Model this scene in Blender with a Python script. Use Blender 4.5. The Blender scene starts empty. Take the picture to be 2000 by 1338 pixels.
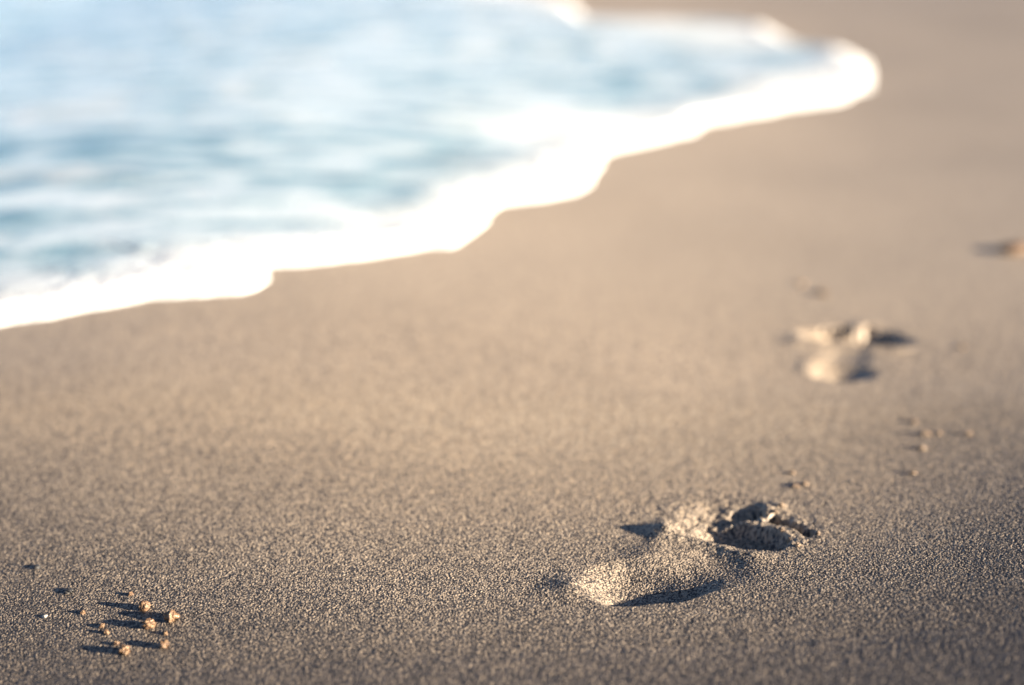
# A low, shallow-focus view over a damp beach at low sun: footprints, sand pellets, a foamy wash.
import bpy, math
import numpy as np

S = bpy.context.scene
COL = S.collection

# ------------------------------------------------------------------ camera geometry
F_PX, Y_H, H = 2778.0, -300.0, 0.64           # focal length in photo pixels, horizon row, lens height (m)
PITCH = math.atan((669 - Y_H) / F_PX)
CP, SP = math.cos(PITCH), math.sin(PITCH)
UOFF = H * math.tan(PITCH)


def at(x, y, z=0.0):
    """Ground point seen at photo pixel x, y."""
    dx, dy = (x - 1000) / F_PX, (y - 669) / F_PX
    t = (H - z) / (SP + dy * CP)
    return np.array([dx * t, (CP - dy * SP) * t])


SUN_EL, SUN_AZ = 13.0, 110.0                  # degrees; azimuth clockwise from +Y
SUN_DIR = np.array([math.sin(math.radians(SUN_AZ)), math.cos(math.radians(SUN_AZ))])

# ------------------------------------------------------------------ numpy noise


def ihash(ix, iy, seed):
    h = ix.astype(np.int32).view(np.uint32) * np.uint32(374761393)
    h += iy.astype(np.int32).view(np.uint32) * np.uint32(668265263)
    h += np.uint32((seed * 974634777) & 0xFFFFFFFF)
    h ^= h >> np.uint32(13)
    h *= np.uint32(1274126177)
    h ^= h >> np.uint32(16)
    h *= np.uint32(2246822519)
    h ^= h >> np.uint32(15)
    return (h & np.uint32(0xFFFFFF)).astype(np.float32) / np.float32(0xFFFFFF)


def vnoise(x, y, s, seed=0):
    """Smooth value noise in -1..1 with cell size s."""
    fx, fy = x / s, y / s
    ix, iy = np.floor(fx), np.floor(fy)
    tx, ty = fx - ix, fy - iy
    tx, ty = tx * tx * (3 - 2 * tx), ty * ty * (3 - 2 * ty)
    a, b = ihash(ix, iy, seed), ihash(ix + 1, iy, seed)
    c, d = ihash(ix, iy + 1, seed), ihash(ix + 1, iy + 1, seed)
    return 2 * ((a * (1 - tx) + b * tx) * (1 - ty) + (c * (1 - tx) + d * tx) * ty) - 1


def fbm(x, y, s, n=3, seed=0):
    r, a = 0, 1.0
    for k in range(n):
        r = r + a * vnoise(x + 3.1 * k, y - 1.7 * k, s / 2 ** k, seed + 17 * k)
        a *= 0.5
    return r


def grains(x, y, s, seed=1):
    """Packed round grains: height in units of s, and a random value per grain."""
    ix, iy = np.floor(x / s), np.floor(y / s)
    best = np.full(x.shape, 9.0, np.float32)
    idx = np.zeros(x.shape, np.float32)
    for di in (-1, 0, 1):
        for dj in (-1, 0, 1):
            cx, cy = ix + di, iy + dj
            jx, jy = ihash(cx, cy, seed), ihash(cx, cy, seed + 5)
            d = ((cx + 0.1 + 0.8 * jx) - x / s) ** 2 + ((cy + 0.1 + 0.8 * jy) - y / s) ** 2
            r = ihash(cx, cy, seed + 9)
            m = d < best
            best[m] = d[m]
            idx[m] = r[m]
    dome = np.sqrt(np.clip(1 - best / 0.62, 0, 1))
    k2 = np.modf(idx * 57.3)[0]
    return 0.50 * dome + 0.42 * k2, idx


def sstep(a, b, x):
    t = np.clip((x - a) / (b - a), 0, 1)
    return t * t * (3 - 2 * t)


def gauss(x, y, cx, cy, sx, sy):
    return np.exp(-((x - cx) / sx) ** 2 - ((y - cy) / sy) ** 2)


# ------------------------------------------------------------------ beach relief


SHADE_SWELL_T = np.linspace(0, 8, 801)
SHADE_SWELL_Z = np.cumsum(SHADE_SWELL_T ** 2 / (1 + (SHADE_SWELL_T / 1.1) ** 4.5)) * 0.01


def macro(x, y):
    """Gentle undulation of the beach, with a swell added to vary the sunlight (the water sheet rides on it too)."""
    z = 0.0015 * fbm(x, y, 0.55, 2, 40) * (1 - 0.8 * np.exp(-((y - 1.3) / 0.6) ** 2))
    # invented swell shading the corners: its middle leans to the low sun, flanks away
    X = 0.22 + 0.30 * np.clip(y, 0, 9)
    t = x / X
    s0 = -0.045 + 0.100 * (1 - sstep(0.85, 1.75, y)) + 0.045 * sstep(2.6, 7.0, y)
    z = z + X * (s0 * 1.8 * np.tanh(t / 1.8) + 0.145 * np.sign(t) * np.interp(np.abs(t), SHADE_SWELL_T, SHADE_SWELL_Z))
    return z * (1 - sstep(9, 30, y))


def at_surface(px, py):
    p = at(px, py)
    for _ in range(4):
        p = at(px, py, float(macro(np.array([p[0]]), np.array([p[1]]))[0]))
    return p


M = 0.877e-3                                   # footprint templates are drawn in mm at 0.877 scale
AX = math.radians(60)
F1 = at_surface(1275, 1140)                            # heel of the near (right-foot) print
F2 = at_surface(1642, 716)                             # heel of the far (left-foot) print
AX2 = math.radians(74)


def local(x, y, o, ang):
    a = np.array([math.cos(ang), math.sin(ang)])
    r = np.array([a[1], -a[0]])
    dx, dy = (x - o[0]) / M, (y - o[1]) / M
    return dx * r[0] + dy * r[1], dx * a[0] + dy * a[1]


def pit(r, a, cr, ca, sr, sa, depth, wall, p=2.0):
    q = (np.abs((r - cr) / sr) ** p + np.abs((a - ca) / sa) ** p) ** (1 / p)
    return -depth * (1 - sstep(1 - wall, 1 + wall * 0.35, q))


NEAR_TOES = [(28, 205, 24, 26, 18), (55, 205, 11, 14, 19), (72, 203, 10, 12, 18), (88, 194, 9.5, 11, 15), (102, 184, 9, 10, 12)]
FAR_TOES = [(52, 167, 30, 20, 22), (34, 190, 9, 12, 12), (-3, 184, 9, 18, 18), (-18, 178, 9, 12, 9), (-36, 168, 9, 10, 8)]


def foot_near(x, y):
    r, a = local(x, y, F1, AX)
    wr = r + 4.0 * vnoise(r, a, 26, 3) + 1.6 * vnoise(r, a, 8, 4)
    wa = a + 4.0 * vnoise(r, a, 26, 5) + 1.6 * vnoise(r, a, 8, 6)
    # heel: steep on the seaward and near walls, a long gentle ramp on the right
    hx = (x - F1[0]) / M + 2.5 * vnoise(r, a, 22, 7)
    hy = (y - F1[1]) / M + 2.5 * vnoise(r, a, 22, 8)
    hy = hy - 0.06 * hx
    rt = sstep(-30, 50, hx)
    hn = hy / np.where(hy < 0, 47, 64)
    q = np.sqrt(((hx + 12) / (72 + 22 * rt)) ** 2 + hn ** 2)
    wb = sstep(0.15, 0.95, (-0.98 * hn + 0.12 * (hx + 12) / 80) / np.maximum(q, 1e-3))
    inner = (0.18 - 0.14 * rt) * (1 - wb) + 0.76 * wb
    z = -13.0 * (1 - sstep(inner, 1.02, q))
    z = z - (1.5 + 0.12 * ((x - F1[0]) / M - 46)) * np.exp(-(((wr - 12) / 54) ** 2 + ((wa - 60) / 50) ** 2) ** 2)
    # ramp up to the push-off crest
    z = z + 5.5 * np.exp(-((wa - 114) / 20) ** 2) * sstep(-56, -30, wr) * (1 - sstep(62, 100, wr))
    b = pit(wr, wa, 34, 152, 58, 33, 17, np.where(wr < 20, 0.75, np.where(wa < 152, 0.30, 0.42)), 3.4)
    b = np.minimum(b, pit(wr, wa, 12, 172, 58, 52, 9.5, np.where(wr < 12, 0.95, 0.5), 3.0))
    for cr, ca, sr, sa, dp in NEAR_TOES:
        b = np.minimum(b, pit(wr, wa, cr, ca, sr, sa, dp, np.where(wr < 28, 0.85, 0.5)))
    # sand squeezed up between ball and toes, lumpy
    lump = 1 + 0.5 * vnoise(r, a, 9, 11)
    ridge = np.exp(-((wa - (185 - 0.010 * (wr - 50) ** 2)) / 7.5) ** 2) * sstep(4, 30, wr) * (1 - sstep(98, 112, wr))
    ridge2 = np.exp(-((wr - 41 - 0.1 * (wa - 200)) / 5.5) ** 2) * sstep(178, 190, wa) * (1 - sstep(222, 242, wa))
    b = np.minimum(b + 12.0 * ridge * lump + 13.0 * ridge2 * lump, np.maximum(b, -1.0 + 2.2 * lump))
    m = sstep(0, 3, -pit(wr, wa, 30, 178, 84, 66, 20, 0.5, 2.6))
    z = z * (1 - m) + np.where(b < z, b, z * 0.3 + b * 0.7) * m
    z = z + 2.5 * gauss(wr, wa, 42, 238, 16, 12) * lump
    # pushed-up rims
    z = z + 7.0 * gauss(wr, wa, -44, 112, 17, 19)
    z = z + 2.0 * gauss(wr, wa, -40, 165, 14, 30)
    z = z + 4.5 * gauss(wr, wa, -74, -46, 22, 22)
    inside = gauss(wr, wa, 24, 170, 80, 60)
    z = z + inside * (1.7 * vnoise(r, a, 8, 21) + 1.1 * vnoise(r, a, 4.2, 22))
    return z * M, r, a


def foot_far(x, y):
    r, a = local(x, y, F2, AX2)
    wr = r + 4.0 * vnoise(r, a, 26, 33) + 1.6 * vnoise(r, a, 8, 34)
    wa = a + 4.0 * vnoise(r, a, 26, 35) + 1.6 * vnoise(r, a, 8, 36)
    hx = (x - F2[0]) / M + 16 + 2.5 * vnoise(r, a, 22, 37)
    hy = (y - F2[1]) / M + 24 + 2.5 * vnoise(r, a, 22, 38)
    rt = sstep(-30, 50, hx)
    hn = hy / np.where(hy < 0, 44, 60)
    q = np.sqrt((hx / (47 + 28 * rt)) ** 2 + hn ** 2)
    wb = sstep(0.30, 0.85, (-0.92 * hn - 0.25 * hx / 70) / np.maximum(q, 1e-3))
    inner = (0.30 - 0.10 * rt) * (1 - wb) + 0.76 * wb
    z = -(6.0 + 7.0 * sstep(-25, 15, hx) * (0.6 + 0.4 * wb)) * (1 - sstep(inner, 1.02, q))
    z = np.minimum(z, pit(wr, wa, 4, 50, 38, 70, 4.0, 0.8))
    z = z + 5.0 * np.exp(-((wa - 104) / 17) ** 2) * sstep(-66, -40, wr) * (1 - sstep(80, 110, wr))
    b = pit(wr, wa, 14, 143, 84, 30, 17, np.where(wr < 14, 0.65, 0.45), 2.4)
    for cr, ca, sr, sa, dp in FAR_TOES:
        b = np.minimum(b, pit(wr, wa, cr, ca, sr, sa, dp, 0.5))
    lump = 1 + 0.4 * vnoise(r, a, 10, 41)
    b = np.minimum(b + 10.0 * gauss(wr, wa, 13, 188, 7, 15) * lump, np.maximum(b, 2.0 + lump))
    m = sstep(0, 3, -pit(wr, wa, 16, 160, 100, 64, 20, 0.5, 2.4))
    z = z * (1 - m) + np.where(b < z, b, z * 0.3 + b * 0.7) * m
    z = z + 3.0 * gauss(wr, wa, 22, 216, 22, 12) * lump
    z = z + 3.5 * gauss(wr, wa, -74, 106, 20, 30)
    z = z + 2.0 * gauss(wr, wa, -48, -24, 16, 34)
    return z * M, r, a


def surface(x, y):
    z = macro(x, y)
    for o, fn in ((F1, foot_near), (F2, foot_far)):
        m = (np.abs(x - o[0]) < 0.45) & (np.abs(y - o[1]) < 0.45)
        if m.any():
            z[m] += fn(x[m], y[m])[0]
    return z


# ------------------------------------------------------------------ mesh helpers


def make_mesh(name, co, quads, attrs=None, smooth=True):
    me = bpy.data.meshes.new(name)
    n, k = quads.shape
    me.vertices.add(len(co))
    me.vertices.foreach_set('co', np.ascontiguousarray(co, np.float32).ravel())
    me.loops.add(n * k)
    me.loops.foreach_set('vertex_index', np.ascontiguousarray(quads, np.int32).ravel())
    me.polygons.add(n)
    me.polygons.foreach_set('loop_start', np.arange(n, dtype=np.int32) * k)
    me.polygons.foreach_set('loop_total', np.full(n, k, np.int32))
    me.update(calc_edges=True)
    if smooth:
        me.polygons.foreach_set('use_smooth', np.ones(n, bool))
    for an, av in (attrs or {}).items():
        at_ = me.attributes.new(an, 'FLOAT', 'POINT')
        at_.data.foreach_set('value', np.ascontiguousarray(av, np.float32))
    return me


def link(name, me, mat, parent=None):
    o = bpy.data.objects.new(name, me)
    COL.objects.link(o)
    if me is not None:
        me.materials.append(mat)
    if parent is not None:
        o.parent = parent
    return o


def tag(o, label=None, cat=None, group=None, kind=None):
    for k, v in (('label', label), ('category', cat), ('group', group), ('kind', kind)):
        if v:
            o[k] = v
    return o


def sub_mesh(name, co, quads, mask, attrs, origin):
    q = quads[mask]
    used, inv = np.unique(q.ravel(), return_inverse=True)
    c = co[used] - np.array(origin)
    return make_mesh(name, c, inv.reshape(q.shape), {k: v[used] for k, v in attrs.items()})


def grid_quads(nr, nc):
    i = np.arange(nr * nc).reshape(nr, nc)
    return np.stack([i[:-1, :-1], i[:-1, 1:], i[1:, 1:], i[1:, :-1]], -1).reshape(-1, 4)


# ------------------------------------------------------------------ materials


def new_mat(name):
    m = bpy.data.materials.new(name)
    m.use_nodes = True
    nt = m.node_tree
    return m, nt, nt.nodes, nt.links, nt.nodes['Principled BSDF']


def ramp(nodes, stops):
    r = nodes.new('ShaderNodeValToRGB')
    e = r.color_ramp.elements
    while len(e) < len(stops):
        e.new(0.5)
    for k, (p, c) in enumerate(stops):
        e[k].position = p
        e[k].color = (*c, 1)
    return r


def sand_material(name, stops, tint=1.0):
    m, nt, N, L, bs = new_mat(name)
    a = N.new('ShaderNodeAttribute')
    a.attribute_name = 'grain'
    cr = ramp(N, stops)
    L.new(a.outputs['Fac'], cr.inputs[0])
    geo = N.new('ShaderNodeNewGeometry')
    nz = N.new('ShaderNodeTexNoise')
    nz.inputs['Scale'].default_value = 1.6
    nz.inputs['Detail'].default_value = 4
    L.new(geo.outputs['Position'], nz.inputs['Vector'])
    mr = N.new('ShaderNodeMapRange')
    mr.inputs['From Min'].default_value = 0.3
    mr.inputs['From Max'].default_value = 0.7
    mr.inputs['To Min'].default_value = 0.90 * tint
    mr.inputs['To Max'].default_value = 1.08 * tint
    L.new(nz.outputs['Fac'], mr.inputs['Value'])
    mx = N.new('ShaderNodeVectorMath')
    mx.operation = 'SCALE'
    L.new(cr.outputs['Color'], mx.inputs[0])
    L.new(mr.outputs[0], mx.inputs['Scale'])
    L.new(mx.outputs[0], bs.inputs['Base Color'])
    # a few polished grains glint
    rr = ramp(N, [(0.0, (0.62,) * 3), (0.80, (0.5,) * 3), (0.93, (0.28,) * 3), (1.0, (0.2,) * 3)])
    L.new(a.outputs['Fac'], rr.inputs[0])
    L.new(rr.outputs['Color'], bs.inputs['Roughness'])
    bs.inputs['Specular IOR Level'].default_value = 0.5
    return m


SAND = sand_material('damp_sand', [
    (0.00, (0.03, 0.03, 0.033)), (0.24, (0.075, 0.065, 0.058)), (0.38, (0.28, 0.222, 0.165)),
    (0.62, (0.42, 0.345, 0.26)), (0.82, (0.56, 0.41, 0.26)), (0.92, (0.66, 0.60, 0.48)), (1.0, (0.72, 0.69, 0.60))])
PELLET = sand_material('wet_pellet_sand', [
    (0.0, (0.05, 0.026, 0.014)), (0.3, (0.115, 0.065, 0.034)), (0.7, (0.18, 0.108, 0.057)), (1.0, (0.27, 0.18, 0.105))])
CLUMP = sand_material('moist_clump_sand', [
    (0.0, (0.06, 0.042, 0.028)), (0.3, (0.17, 0.115, 0.072)), (0.7, (0.25, 0.175, 0.112)), (1.0, (0.36, 0.27, 0.185))])
DARK = sand_material('dark_pebble_stone', [(0.0, (0.02, 0.02, 0.022)), (1.0, (0.05, 0.048, 0.045))])
SHELL = sand_material('shell_chip', [(0.0, (0.38, 0.34, 0.28)), (1.0, (0.5, 0.46, 0.4))])


def wash_material():
    m, nt, N, L, bs = new_mat('sea_wash')
    a = N.new('ShaderNodeAttribute')
    a.attribute_name = 'foam'
    b = N.new('ShaderNodeAttribute')
    b.attribute_name = 'milk_glint'
    cw = ramp(N, [(0.0, (0.065, 0.165, 0.205)), (0.35, (0.225, 0.36, 0.395)), (0.7, (0.42, 0.525, 0.55)), (1.0, (0.59, 0.67, 0.685))])
    L.new(b.outputs['Fac'], cw.inputs[0])
    mx = N.new('ShaderNodeMix')
    mx.data_type = 'RGBA'
    L.new(a.outputs['Fac'], mx.inputs[0])
    L.new(cw.outputs['Color'], mx.inputs[6])
    mx.inputs[7].default_value = (0.90, 0.90, 0.88, 1)
    L.new(mx.outputs[2], bs.inputs['Base Color'])
    rg = N.new('ShaderNodeMapRange')
    rg.inputs['To Min'].default_value = 0.12
    rg.inputs['To Max'].default_value = 0.7
    L.new(a.outputs['Fac'], rg.inputs['Value'])
    L.new(rg.outputs[0], bs.inputs['Roughness'])
    bs.inputs['IOR'].default_value = 1.33
    geo = N.new('ShaderNodeNewGeometry')
    nz = N.new('ShaderNodeTexNoise')
    nz.inputs['Scale'].default_value = 60
    nz.inputs['Detail'].default_value = 5
    L.new(geo.outputs['Position'], nz.inputs['Vector'])
    bp = N.new('ShaderNodeBump')
    bp.inputs['Strength'].default_value = 0.35
    bp.inputs['Distance'].default_value = 0.01
    L.new(nz.outputs['Fac'], bp.inputs['Height'])
    L.new(bp.outputs[0], bs.inputs['Normal'])
    return m


WASH = wash_material()

# ------------------------------------------------------------------ sand sheet


def spread(seq):
    return np.array(seq, np.float64)


def build_sand():
    fine = np.linspace(-0.385, 0.385, 2100)
    d = fine[1] - fine[0]
    out, v = [], 0.385
    while v < 6:
        d *= 1.025 if v < 0.9 else 1.12
        v += d
        out.append(v)
    out = np.array(out)
    u = np.concatenate([-out[::-1], fine, out])
    rows, y, dy = [0.05], 0.05, 0.05
    while y < 1.04:
        dy = max(0.0014, (0.84 - y) * 0.12)
        y += dy
        rows.append(y)
    dy = 0.0006
    while y < 1.60:
        y += dy
        rows.append(y)
    k = 0.0004
    while y < 500:
        k = min(k * 1.012, 0.0016 if y < 2.6 else (0.0033 if y < 9 else 0.05))
        dy = max(dy, y * k)
        y += dy
        rows.append(y)
    rows = np.array(rows)
    U, Y = np.meshgrid(u, rows)
    X = (U * (Y + UOFF)).astype(np.float64)
    shp = X.shape
    X, Y = X.ravel(), Y.ravel()
    z = surface(X, Y)
    GS = 0.00125
    g = np.full(len(X), 0.45, np.float32)
    rnd = ihash(np.floor(X * 1400), np.floor(Y * 1400), 3)
    nr = Y < 3.4
    g[nr], rnd[nr] = grains(X[nr], Y[nr], GS)
    fade = 1 - 0.85 * sstep(1.45, 2.4, Y) - 0.15 * sstep(2.4, 3.3, Y)
    z = z + (0.45 + (g - 0.45) * fade) * GS * 1.05
    z = z + 0.00010 * vnoise(X, Y, 0.009, 70) * fade + 0.00012 * vnoise(X, Y, 0.06, 71)
    # dark mineral grains, thickened in the nearer sand to paint in lens falloff
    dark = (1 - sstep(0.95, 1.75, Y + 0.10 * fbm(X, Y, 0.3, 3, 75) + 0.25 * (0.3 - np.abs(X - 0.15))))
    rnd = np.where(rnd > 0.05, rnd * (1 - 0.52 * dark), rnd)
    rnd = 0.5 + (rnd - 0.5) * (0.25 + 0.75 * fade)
    far = (np.abs(U.ravel()) > 5.5) | (Y > 480)
    z = np.where(far, -0.06, z)
    co = np.stack([X, Y, z], 1)
    q = grid_quads(*shp)
    fx = (X[q[:, 0]] + X[q[:, 2]]) / 2
    fy = (Y[q[:, 0]] + Y[q[:, 2]]) / 2
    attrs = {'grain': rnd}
    taken = np.zeros(len(q), bool)
    for (o, ang, toes, lab, heel, ball) in (
            (F1, AX, NEAR_TOES, 'crisp bare right footprint pressed into the sand, in focus, with shaded ball and toe hollows', (-10, -12, 64, 58), (24, 160, 76, 34)),
            (F2, AX2, FAR_TOES, 'blurred bare footprint further up the sand, out of focus, toward the water', (14, -18, 62, 60), (14, 142, 92, 36))):
        box = (np.abs(fx - o[0]) < 0.4) & (np.abs(fy - o[1]) < 0.4) & ~taken
        ids = np.where(box)[0]
        r, a = local(fx[ids], fy[ids], o, ang)
        wob = 1 + 0.08 * vnoise(r, a, 30, 81)
        root = link('footprint', None, None)
        root.location = (o[0], o[1], 0)
        tag(root, lab, 'footprint', 'bare footprints walking along the beach')
        free = np.ones(len(ids), bool)
        parts = []
        for cr, ca, sr, sa, dp in toes:
            parts.append(('toe_hollow', ((r - cr) / (sr * 1.25)) ** 2 + ((a - ca) / (sa * 1.25)) ** 2 < wob))
        parts.append(('heel_hollow', ((r - heel[0]) / heel[2]) ** 2 + ((a - heel[1]) / heel[3]) ** 2 < wob))
        parts.append(('ball_hollow', np.abs((r - ball[0]) / ball[2]) ** 3 + np.abs((a - ball[1]) / ball[3]) ** 3 < wob))
        parts.append(('arch_hollow', ((r - 20) / 62) ** 2 + ((a - 74) / 82) ** 2 < wob))
        parts.append(('toe_ridge', ((r - 40) / 88) ** 2 + ((a - 188) / 62) ** 2 < wob))
        for nm, mk in parts:
            mk = mk & free
            free &= ~mk
            full = np.zeros(len(q), bool)
            full[ids[mk]] = True
            taken |= full
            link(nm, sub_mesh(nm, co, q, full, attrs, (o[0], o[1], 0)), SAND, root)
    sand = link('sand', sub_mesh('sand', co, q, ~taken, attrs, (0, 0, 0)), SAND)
    tag(sand, 'damp brown sand of the beach', None, None, 'structure')
    # plain sheet under and behind everything, out to the horizon
    v = np.array([[-900, -900, -0.07], [900, -900, -0.07], [900, 900, -0.07], [-900, 900, -0.07]], float)
    under = link('ground', make_mesh('ground', v, np.array([[0, 1, 2, 3]]), {'grain': [0.5] * 4}), SAND)
    tag(under, 'flat beach sand reaching away to the horizon', None, None, 'structure')


build_sand()

# ------------------------------------------------------------------ wash of the sea
# shoreline in photo pixels, with the width of the white rim (m)
EDGE_PX = [(-260, 700, .13), (-120, 662, .13), (0, 635, .13), (100, 619, .12), (220, 598, .12), (300, 581, .12), (380, 577, .15), (470, 574, .22),
           (496, 562, .22), (508, 545, .2), (512, 528, .17), (530, 521, .15), (600, 515, .13), (700, 505, .13), (800, 490, .13), (878, 478, .15),
           (915, 460, .18), (945, 428, .2), (975, 402, .17), (1050, 389, .15), (1118, 376, .17), (1158, 350, .2), (1168, 326, .2),
           (1172, 304, .19), (1205, 290, .17), (1290, 272, .17), (1352, 260, .2), (1374, 240, .22), (1440, 229, .2), (1530, 213, .2), (1640, 197, .22),
           (1662, 182, .22), (1692, 176, .2), (1703, 155, .2), (1694, 125, .16), (1640, 98, .06), (1560, 90, .04), (1524, 74, .10), (1490, 52, .10),
           (1400, 44, .04), (1250, 40, .03), (1150, 40, .04), (1130, 26, .12), (1105, 4, .2), (1060, -12, .25), (960, -22, .2)]


def chaikin(p, n=2):
    for _ in range(n):
        q = [p[0]]
        for a, b in zip(p[:-1], p[1:]):
            q += [0.75 * a + 0.25 * b, 0.25 * a + 0.75 * b]
        q.append(p[-1])
        p = np.array(q)
    return p


def build_wash():
    e = np.array([[*at_surface(x, y), 0.8 * w] for x, y, w in EDGE_PX])
    more = np.array([[-0.6, 10.2, .3], [0.2, 11.6, .3], [2.6, 12.6, .3], [4.2, 14.5, .3], [3.6, 17, .3], [4.4, 22, .4], [8, 27, .4],
                     [14, 40, .5], [30, 75, .6], [70, 180, .8], [160, 430, 1.0]])
    pre = np.array([[-9.0, -6.0, .2], [-4.2, -0.5, .2], [-2.4, 1.3, .16], [-1.7, 1.75, .14]])
    e = np.concatenate([pre, e, more])
    poly = np.concatenate([e[:, :2], [[-900, 900], [-900, -900], [-60, -60]]])
    # grid, denser near the visible wash
    us = np.concatenate([-np.geomspace(8, 0.46, 60), np.linspace(-0.45, 0.32, 620), np.geomspace(0.325, 0.8, 40)])
    rows = np.concatenate([np.linspace(-6, 1.5, 30)[:-1] * 0 + np.linspace(0.3, 1.5, 30)[:-1], np.geomspace(1.5, 9, 620), np.geomspace(9.1, 520, 160)])
    U, Y = np.meshgrid(us, rows)
    X = U * (Y + UOFF)
    shp = X.shape
    x, y = X.ravel(), Y.ravel()
    jx = x + 0.009 * fbm(x, y, 0.08, 3, 90)
    jy = y + 0.009 * fbm(x, y, 0.08, 3, 91)
    # signed distance to the shoreline (positive on the sea side) and rim width there
    best = np.full(len(x), 1e9)
    wid = np.zeros(len(x))
    for (ax, ay, aw), (bx, by, bw) in zip(e[:-1], e[1:]):
        vx, vy = bx - ax, by - ay
        t = np.clip(((jx - ax) * vx + (jy - ay) * vy) / (vx * vx + vy * vy + 1e-12), 0, 1)
        d = (jx - ax - t * vx) ** 2 + (jy - ay - t * vy) ** 2
        m = d < best
        best[m] = d[m]
        wid[m] = (aw + t * (bw - aw))[m]
    dist = np.sqrt(best)
    ins = np.zeros(len(x), bool)
    n = len(poly)
    for i in range(n):
        (x1, y1), (x2, y2) = poly[i], poly[(i + 1) % n]
        c = (y1 > jy) != (y2 > jy)
        with np.errstate(divide='ignore', invalid='ignore'):
            xi = (x2 - x1) * (jy - y1) / (y2 - y1 + 1e-15) + x1
        ins ^= c & (jx < xi)
    sd = np.where(ins, dist, -dist)
    # white rim, patches behind it, streaks drawn out along the swash
    w = wid * (1.0 + 0.5 * fbm(x, y, 0.35, 2, 95))
    rim = 1 - sstep(0.10, 2.0, sd / np.maximum(w, 0.02))
    patch = fbm(x * 0.8, y, 0.5, 4, 97)
    back = (1 - sstep(0.12, 0.65, sd)) * sstep(-0.1, 0.9, patch) * 0.75
    streak = fbm(x * 0.6, y, 0.09, 4, 99)
    lace = sstep(0.25, 1.0, streak) * 0.45
    foam = np.maximum(np.maximum(rim, back), lace)
    milk_glint = 0.73 + 0.12 * fbm(x * 0.4, y, 0.60, 3, 103) + 0.18 * fbm(x * 0.55, y, 0.13, 3, 104) + 0.70 * fbm(x * 0.40, y, 0.045, 2, 106)  # milky tone, its streaks also painting ripple glints and reflected sky
    # clear pockets of deeper blue behind the rim; the widest paints in corner falloff
    for px, py, rx, ry, k in ((30, 512, .11, .06, 1.6), (330, 478, .10, .09, .55), (765, 380, .10, .14, .9), (950, 305, .10, .15, .7),
                              (1190, 190, .16, .26, 1.0), (640, 455, .12, .05, .4), (80, 445, .14, .08, .8), (560, 350, .16, .10, .6), (1440, 110, .30, .35, .4),
                              (60, 295, .30, .14, .8), (150, 275, .40, .12, .5), (320, 315, .22, .10, .5), (100, 75, .3, .4, .5), (-40, 70, 1.0, 1.6, .5), (30, 440, .14, .07, 1.2)):
        c = at_surface(px, py)
        g = k * np.exp(-(((x - c[0]) / rx) ** 2 + ((y - c[1]) / ry) ** 2)) * (0.75 + 0.5 * vnoise(x, y, 0.05, 111))
        milk_glint = milk_glint - 0.48 * g
        foam = foam * (1 - np.clip(1.1 * g, 0, 1))
    foam, milk_glint = np.clip(foam, 0, 1), np.clip(milk_glint, 0, 1)
    film = 0.004 + 0.006 * sstep(0, 0.05, sd) + 0.010 * rim * sstep(0, 0.05, sd) * (0.7 + 0.2 * fbm(x, y, 0.03, 2, 107))
    film = film + 0.0016 * fbm(x * 0.5, y, 0.10, 2, 109) * sstep(0.05, 0.4, sd)
    z = macro(x, y) + np.where(sd > 0, film, 0.004 + sd * 0.9)
    z = np.maximum(z, -0.05)
    co = np.stack([x, y, z], 1)
    q = grid_quads(*shp)
    keep = (sd[q] > -0.03).any(1)
    ff = foam[q].mean(1)
    at_ = {'foam': foam, 'milk_glint': milk_glint}
    fm = keep & (np.minimum(rim, foam)[q].mean(1) > 0.5)
    wt = keep & ~fm
    o = link('sea_water', sub_mesh('sea_water', co, q, wt, at_, (0, 0, 0)), WASH)
    tag(o, 'pale blue milky sea water sliding up the sand', None, None, 'structure')
    o = link('sea_foam', sub_mesh('sea_foam', co, q, fm, at_, (0, 0, 0)), WASH)
    tag(o, 'thick white foam along the scalloped front edge of the wash', 'foam', None, 'stuff')


build_wash()

# ------------------------------------------------------------------ pellets, clumps, pebbles
rng = np.random.default_rng(5)


def ico(level):
    t = (1 + 5 ** 0.5) / 2
    v = [(-1, t, 0), (1, t, 0), (-1, -t, 0), (1, -t, 0), (0, -1, t), (0, 1, t), (0, -1, -t), (0, 1, -t), (t, 0, -1), (t, 0, 1), (-t, 0, -1), (-t, 0, 1)]
    f = [(0, 11, 5), (0, 5, 1), (0, 1, 7), (0, 7, 10), (0, 10, 11), (1, 5, 9), (5, 11, 4), (11, 10, 2), (10, 7, 6), (7, 1, 8),
         (3, 9, 4), (3, 4, 2), (3, 2, 6), (3, 6, 8), (3, 8, 9), (4, 9, 5), (2, 4, 11), (6, 2, 10), (8, 6, 7), (9, 8, 1)]
    v = [np.array(p, float) / np.linalg.norm(p) for p in v]
    for _ in range(level):
        cache, nf = {}, []

        def mid(a, b):
            k = (min(a, b), max(a, b))
            if k not in cache:
                m = v[a] + v[b]
                v.append(m / np.linalg.norm(m))
                cache[k] = len(v) - 1
            return cache[k]
        for a, b, c in f:
            ab, bc, ca = mid(a, b), mid(b, c), mid(c, a)
            nf += [(a, ab, ca), (b, bc, ab), (c, ca, bc), (ab, bc, ca)]
        f = nf
    return np.array(v), np.array(f)


ICO = ico(4)


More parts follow.
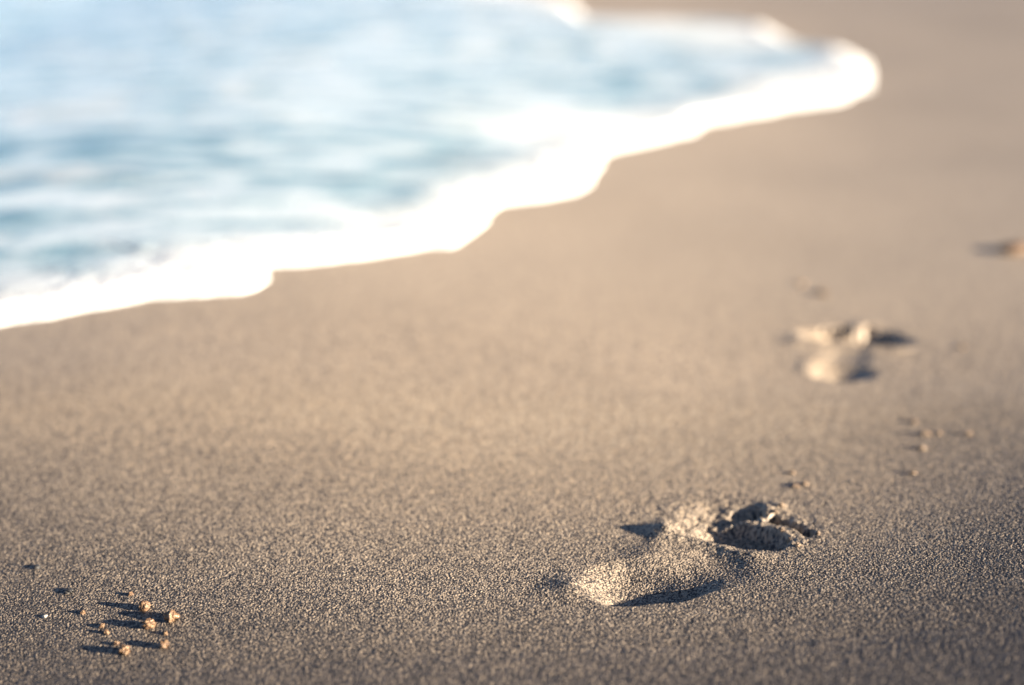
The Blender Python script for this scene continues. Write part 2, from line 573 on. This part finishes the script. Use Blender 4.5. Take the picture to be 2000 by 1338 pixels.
def lump(name, px, py, rad, mat, label, cat, group=None, lobes=1, squash=0.9, grain=0.0017, rough=1.0, sink=None):
    if sink is None:
        sink = 0.15 if rad > 0.003 else 0.48
    """One rounded clump: a star-shaped body of one or more lobes covered in grains."""
    d, f = ICO
    cs = [(np.zeros(3), 1.0)]
    for k in range(lobes - 1):
        ang = rng.uniform(0, 6.28)
        cs.append((np.array([math.cos(ang) * 0.85, math.sin(ang) * 0.5, rng.uniform(-0.35, 0.1)]), rng.uniform(0.6, 0.8)))
    R = np.zeros(len(d))
    for c, r in cs:
        b = d @ c
        disc = b * b - (c @ c - r * r)
        R = np.maximum(R, np.where(disc > 0, b + np.sqrt(np.maximum(disc, 0)), 0))
    n = max(14, int(4 * math.pi * rad ** 2 / (grain * grain) * 1.0))
    seeds = rng.normal(size=(n, 3))
    seeds /= np.linalg.norm(seeds, axis=1)[:, None]
    dots = d @ seeds.T
    near = dots.argmax(1)
    ang = np.arccos(np.clip(dots.max(1), -1, 1)) * rad / grain
    dome = np.sqrt(np.clip(1 - ang ** 2 / 0.5, 0, 1))
    val = rng.uniform(size=n)[near]
    rnd2 = rng.uniform(size=n)[near]
    low = 1 + 0.17 * np.sin(d @ rng.normal(size=3) * 3 + 1) + 0.10 * np.sin(d @ rng.normal(size=3) * 5)
    R = rad * R * low + rough * grain * (0.40 * dome + 0.45 * rnd2 - 0.4)
    co = d * R[:, None]
    co[:, 2] *= squash
    p = at_surface(px, py)
    z = float(surface(np.array([p[0]]), np.array([p[1]]))[0]) + 0.0012
    o = link(name, make_mesh(name, co, f, {'grain': val}), mat)
    o.location = (p[0], p[1], z + rad * squash * (1 - 2 * sink) )
    return tag(o, label, cat, group)


G1 = 'small sand pellets scattered at the lower left'
PEL = [
    (283, 1191, 0.0046, 1, 'round orange sand pellet casting a long shadow, upper one of the three large pellets'),
    (334, 1212, 0.0054, 2, 'largest orange sand pellet, a double lump with a dark left side'),
    (291, 1226, 0.0046, 2, 'slanted elongated orange pellet just below and left of the largest pellet'),
    (199, 1225, 0.0026, 1, 'tiny orange pellet at the end of the slanted pellet\'s shadow'),
    (208, 1238, 0.0026, 1, 'tiny pellet directly below the one at the shadow\'s end'),
    (243, 1277, 0.0043, 1, 'round blurry orange pellet set apart below the others, with its own shadow'),
    (320, 1266, 0.0038, 1, 'small blurry pellet below the largest pellet, right of the set-apart round one'),
    (256, 1163, 0.0022, 1, 'tiny pale orange speck of sand above the upper round pellet'),
    (227, 1260, 0.0024, 1, 'tiny crumb just above and left of the set-apart round pellet'),
    (323, 1240, 0.0022, 1, 'pinhead crumb between the largest pellet and the blurry small one'),
    (162, 1199, 0.0022, 1, 'tiny orange crumb left of the long pellet shadows'),
]
for px, py, r, lb, lab in PEL:
    lump('sand_pellet', px, py, r, PELLET, lab, 'sand pellet', G1, lobes=lb)

G2 = 'small sand clumps near the footprints'
CL = [
    (1548, 926, 0.0028, 1, 'single small clump above the near footprint\'s toes, upper of the trio'),
    (1552, 952, 0.0036, 2, 'darker clump above the near footprint\'s toes casting a shadow to its left'),
    (1572, 948, 0.0036, 1, 'bright tan clump right beside the shadow-casting one above the toes'),
    (1806, 850, 0.0042, 2, 'blurred clump with a short shadow, right of and above the near footprint'),
    (1834, 848, 0.0034, 1, 'pale blurred clump immediately right of the short-shadow clump'),
    (1892, 850, 0.0036, 1, 'blurred clump under the round glint near the edge of the photo'),
    (1800, 878, 0.0040, 1, 'upright orange clump below the pair of blurred clumps'),
    (1783, 826, 0.0034, 1, 'faint orange clump above the pair of blurred clumps'),
    (1783, 927, 0.0030, 1, 'small orange clump lowest of those right of the toes'),
    (1604, 574, 0.0085, 2, 'faint soft clump between the far footprint and the water'),
    (1566, 556, 0.0060, 1, 'very faint clump left of the soft clump above the far footprint'),
    (1984, 490, 0.0240, 2, 'bright orange lump of sand at the right edge beyond the far footprint'),
    (1878, 680, 0.0045, 1, 'low grey clump level with the far footprint, to its right'),
]
for px, py, r, lb, lab in CL:
    lump('sand_clump', px, py, r, PELLET if r > 0.022 else CLUMP, lab, 'sand clump', G2, lobes=lb, squash=0.36 if r > 0.015 else (0.45 if py < 700 else 0.6), sink=0.40 if r > 0.015 else 0.32)

G3 = 'loose sand crumbs on the near footprint'
for px, py, r, lab in (
        (1541, 1054, 0.0030, 'biggest loose crumb on the ridge behind the small toes of the near footprint'),
        (1527, 1040, 0.0022, 'small crumb on the ridge, upper neighbour of the biggest crumb'),
        (1558, 1068, 0.0024, 'crumb at the outer end of the ridge beside the little toe hollow'),
        (1527, 992, 0.0030, 'crumb at the top of the near footprint beside the big toe hollow'),
        (1515, 1004, 0.0022, 'tiny crumb just below the one beside the big toe hollow'),
        (1452, 1003, 0.0028, 'crumb on the inner rim left of the big toe hollow'),
        (1597, 1046, 0.0022, 'tiny crumb just outside the little toe of the near footprint')):
    lump('sand_crumb', px, py, r, CLUMP, lab, 'sand crumb', G3, sink=0.3)

lump('pebble', 135, 1157, 0.0040, DARK, 'small dark pebble half buried in the sand, above the pellets', 'pebble', 'dark pebbles', squash=0.5, sink=0.4, rough=0.2)
lump('pebble', 72, 1110, 0.0032, DARK, 'tiny dark pebble farther left, higher than the other dark one', 'pebble', 'dark pebbles', squash=0.5, sink=0.4, rough=0.2)
lump('shell_chip', 88, 1206, 0.0022, SHELL, 'tiny white shell chip left of the pellets', 'shell chip', squash=0.5, sink=0.4, rough=0.3)

# ------------------------------------------------------------------ light
W = bpy.data.worlds.new('World')
S.world = W
W.use_nodes = True
wn = W.node_tree.nodes
sky = wn.new('ShaderNodeTexSky')
sky.sky_type = 'NISHITA'
sky.sun_disc = False
sky.air_density = 0.36
sky.dust_density = 0.2
sky.ozone_density = 0.5
sky.sun_elevation = math.radians(SUN_EL)
sky.sun_rotation = math.radians(SUN_AZ)
W.node_tree.links.new(sky.outputs[0], wn['Background'].inputs[0])
wn['Background'].inputs[1].default_value = 0.05

sl = bpy.data.lights.new('sun', 'SUN')
sl.energy = 5.0
sl.angle = math.radians(0.5)
sl.color = (1.0, 0.85, 0.665)
so = bpy.data.objects.new('sun', sl)
COL.objects.link(so)
so.rotation_euler = (math.radians(90 - SUN_EL), 0, math.radians(180 - SUN_AZ))

# ------------------------------------------------------------------ camera
cam = bpy.data.cameras.new('camera')
cam.sensor_width = 36
cam.lens = F_PX / 2000 * 36
cam.clip_start = 0.02
cam.clip_end = 3000
cam.dof.use_dof = True
fy = at(1000, 1140)[1]
cam.dof.focus_distance = fy * CP + H * SP
cam.dof.aperture_fstop = 1.4
cam.dof.aperture_blades = 0
co_ = bpy.data.objects.new('camera', cam)
COL.objects.link(co_)
co_.location = (0, 0, H)
co_.rotation_euler = (math.pi / 2 - PITCH, 0, 0)
S.camera = co_

S.view_settings.view_transform = 'Standard'
S.view_settings.look = 'None'
S.view_settings.exposure = 2.22
S.view_settings.gamma = 1
S.cycles.max_bounces = 5
S.cycles.use_denoising = True
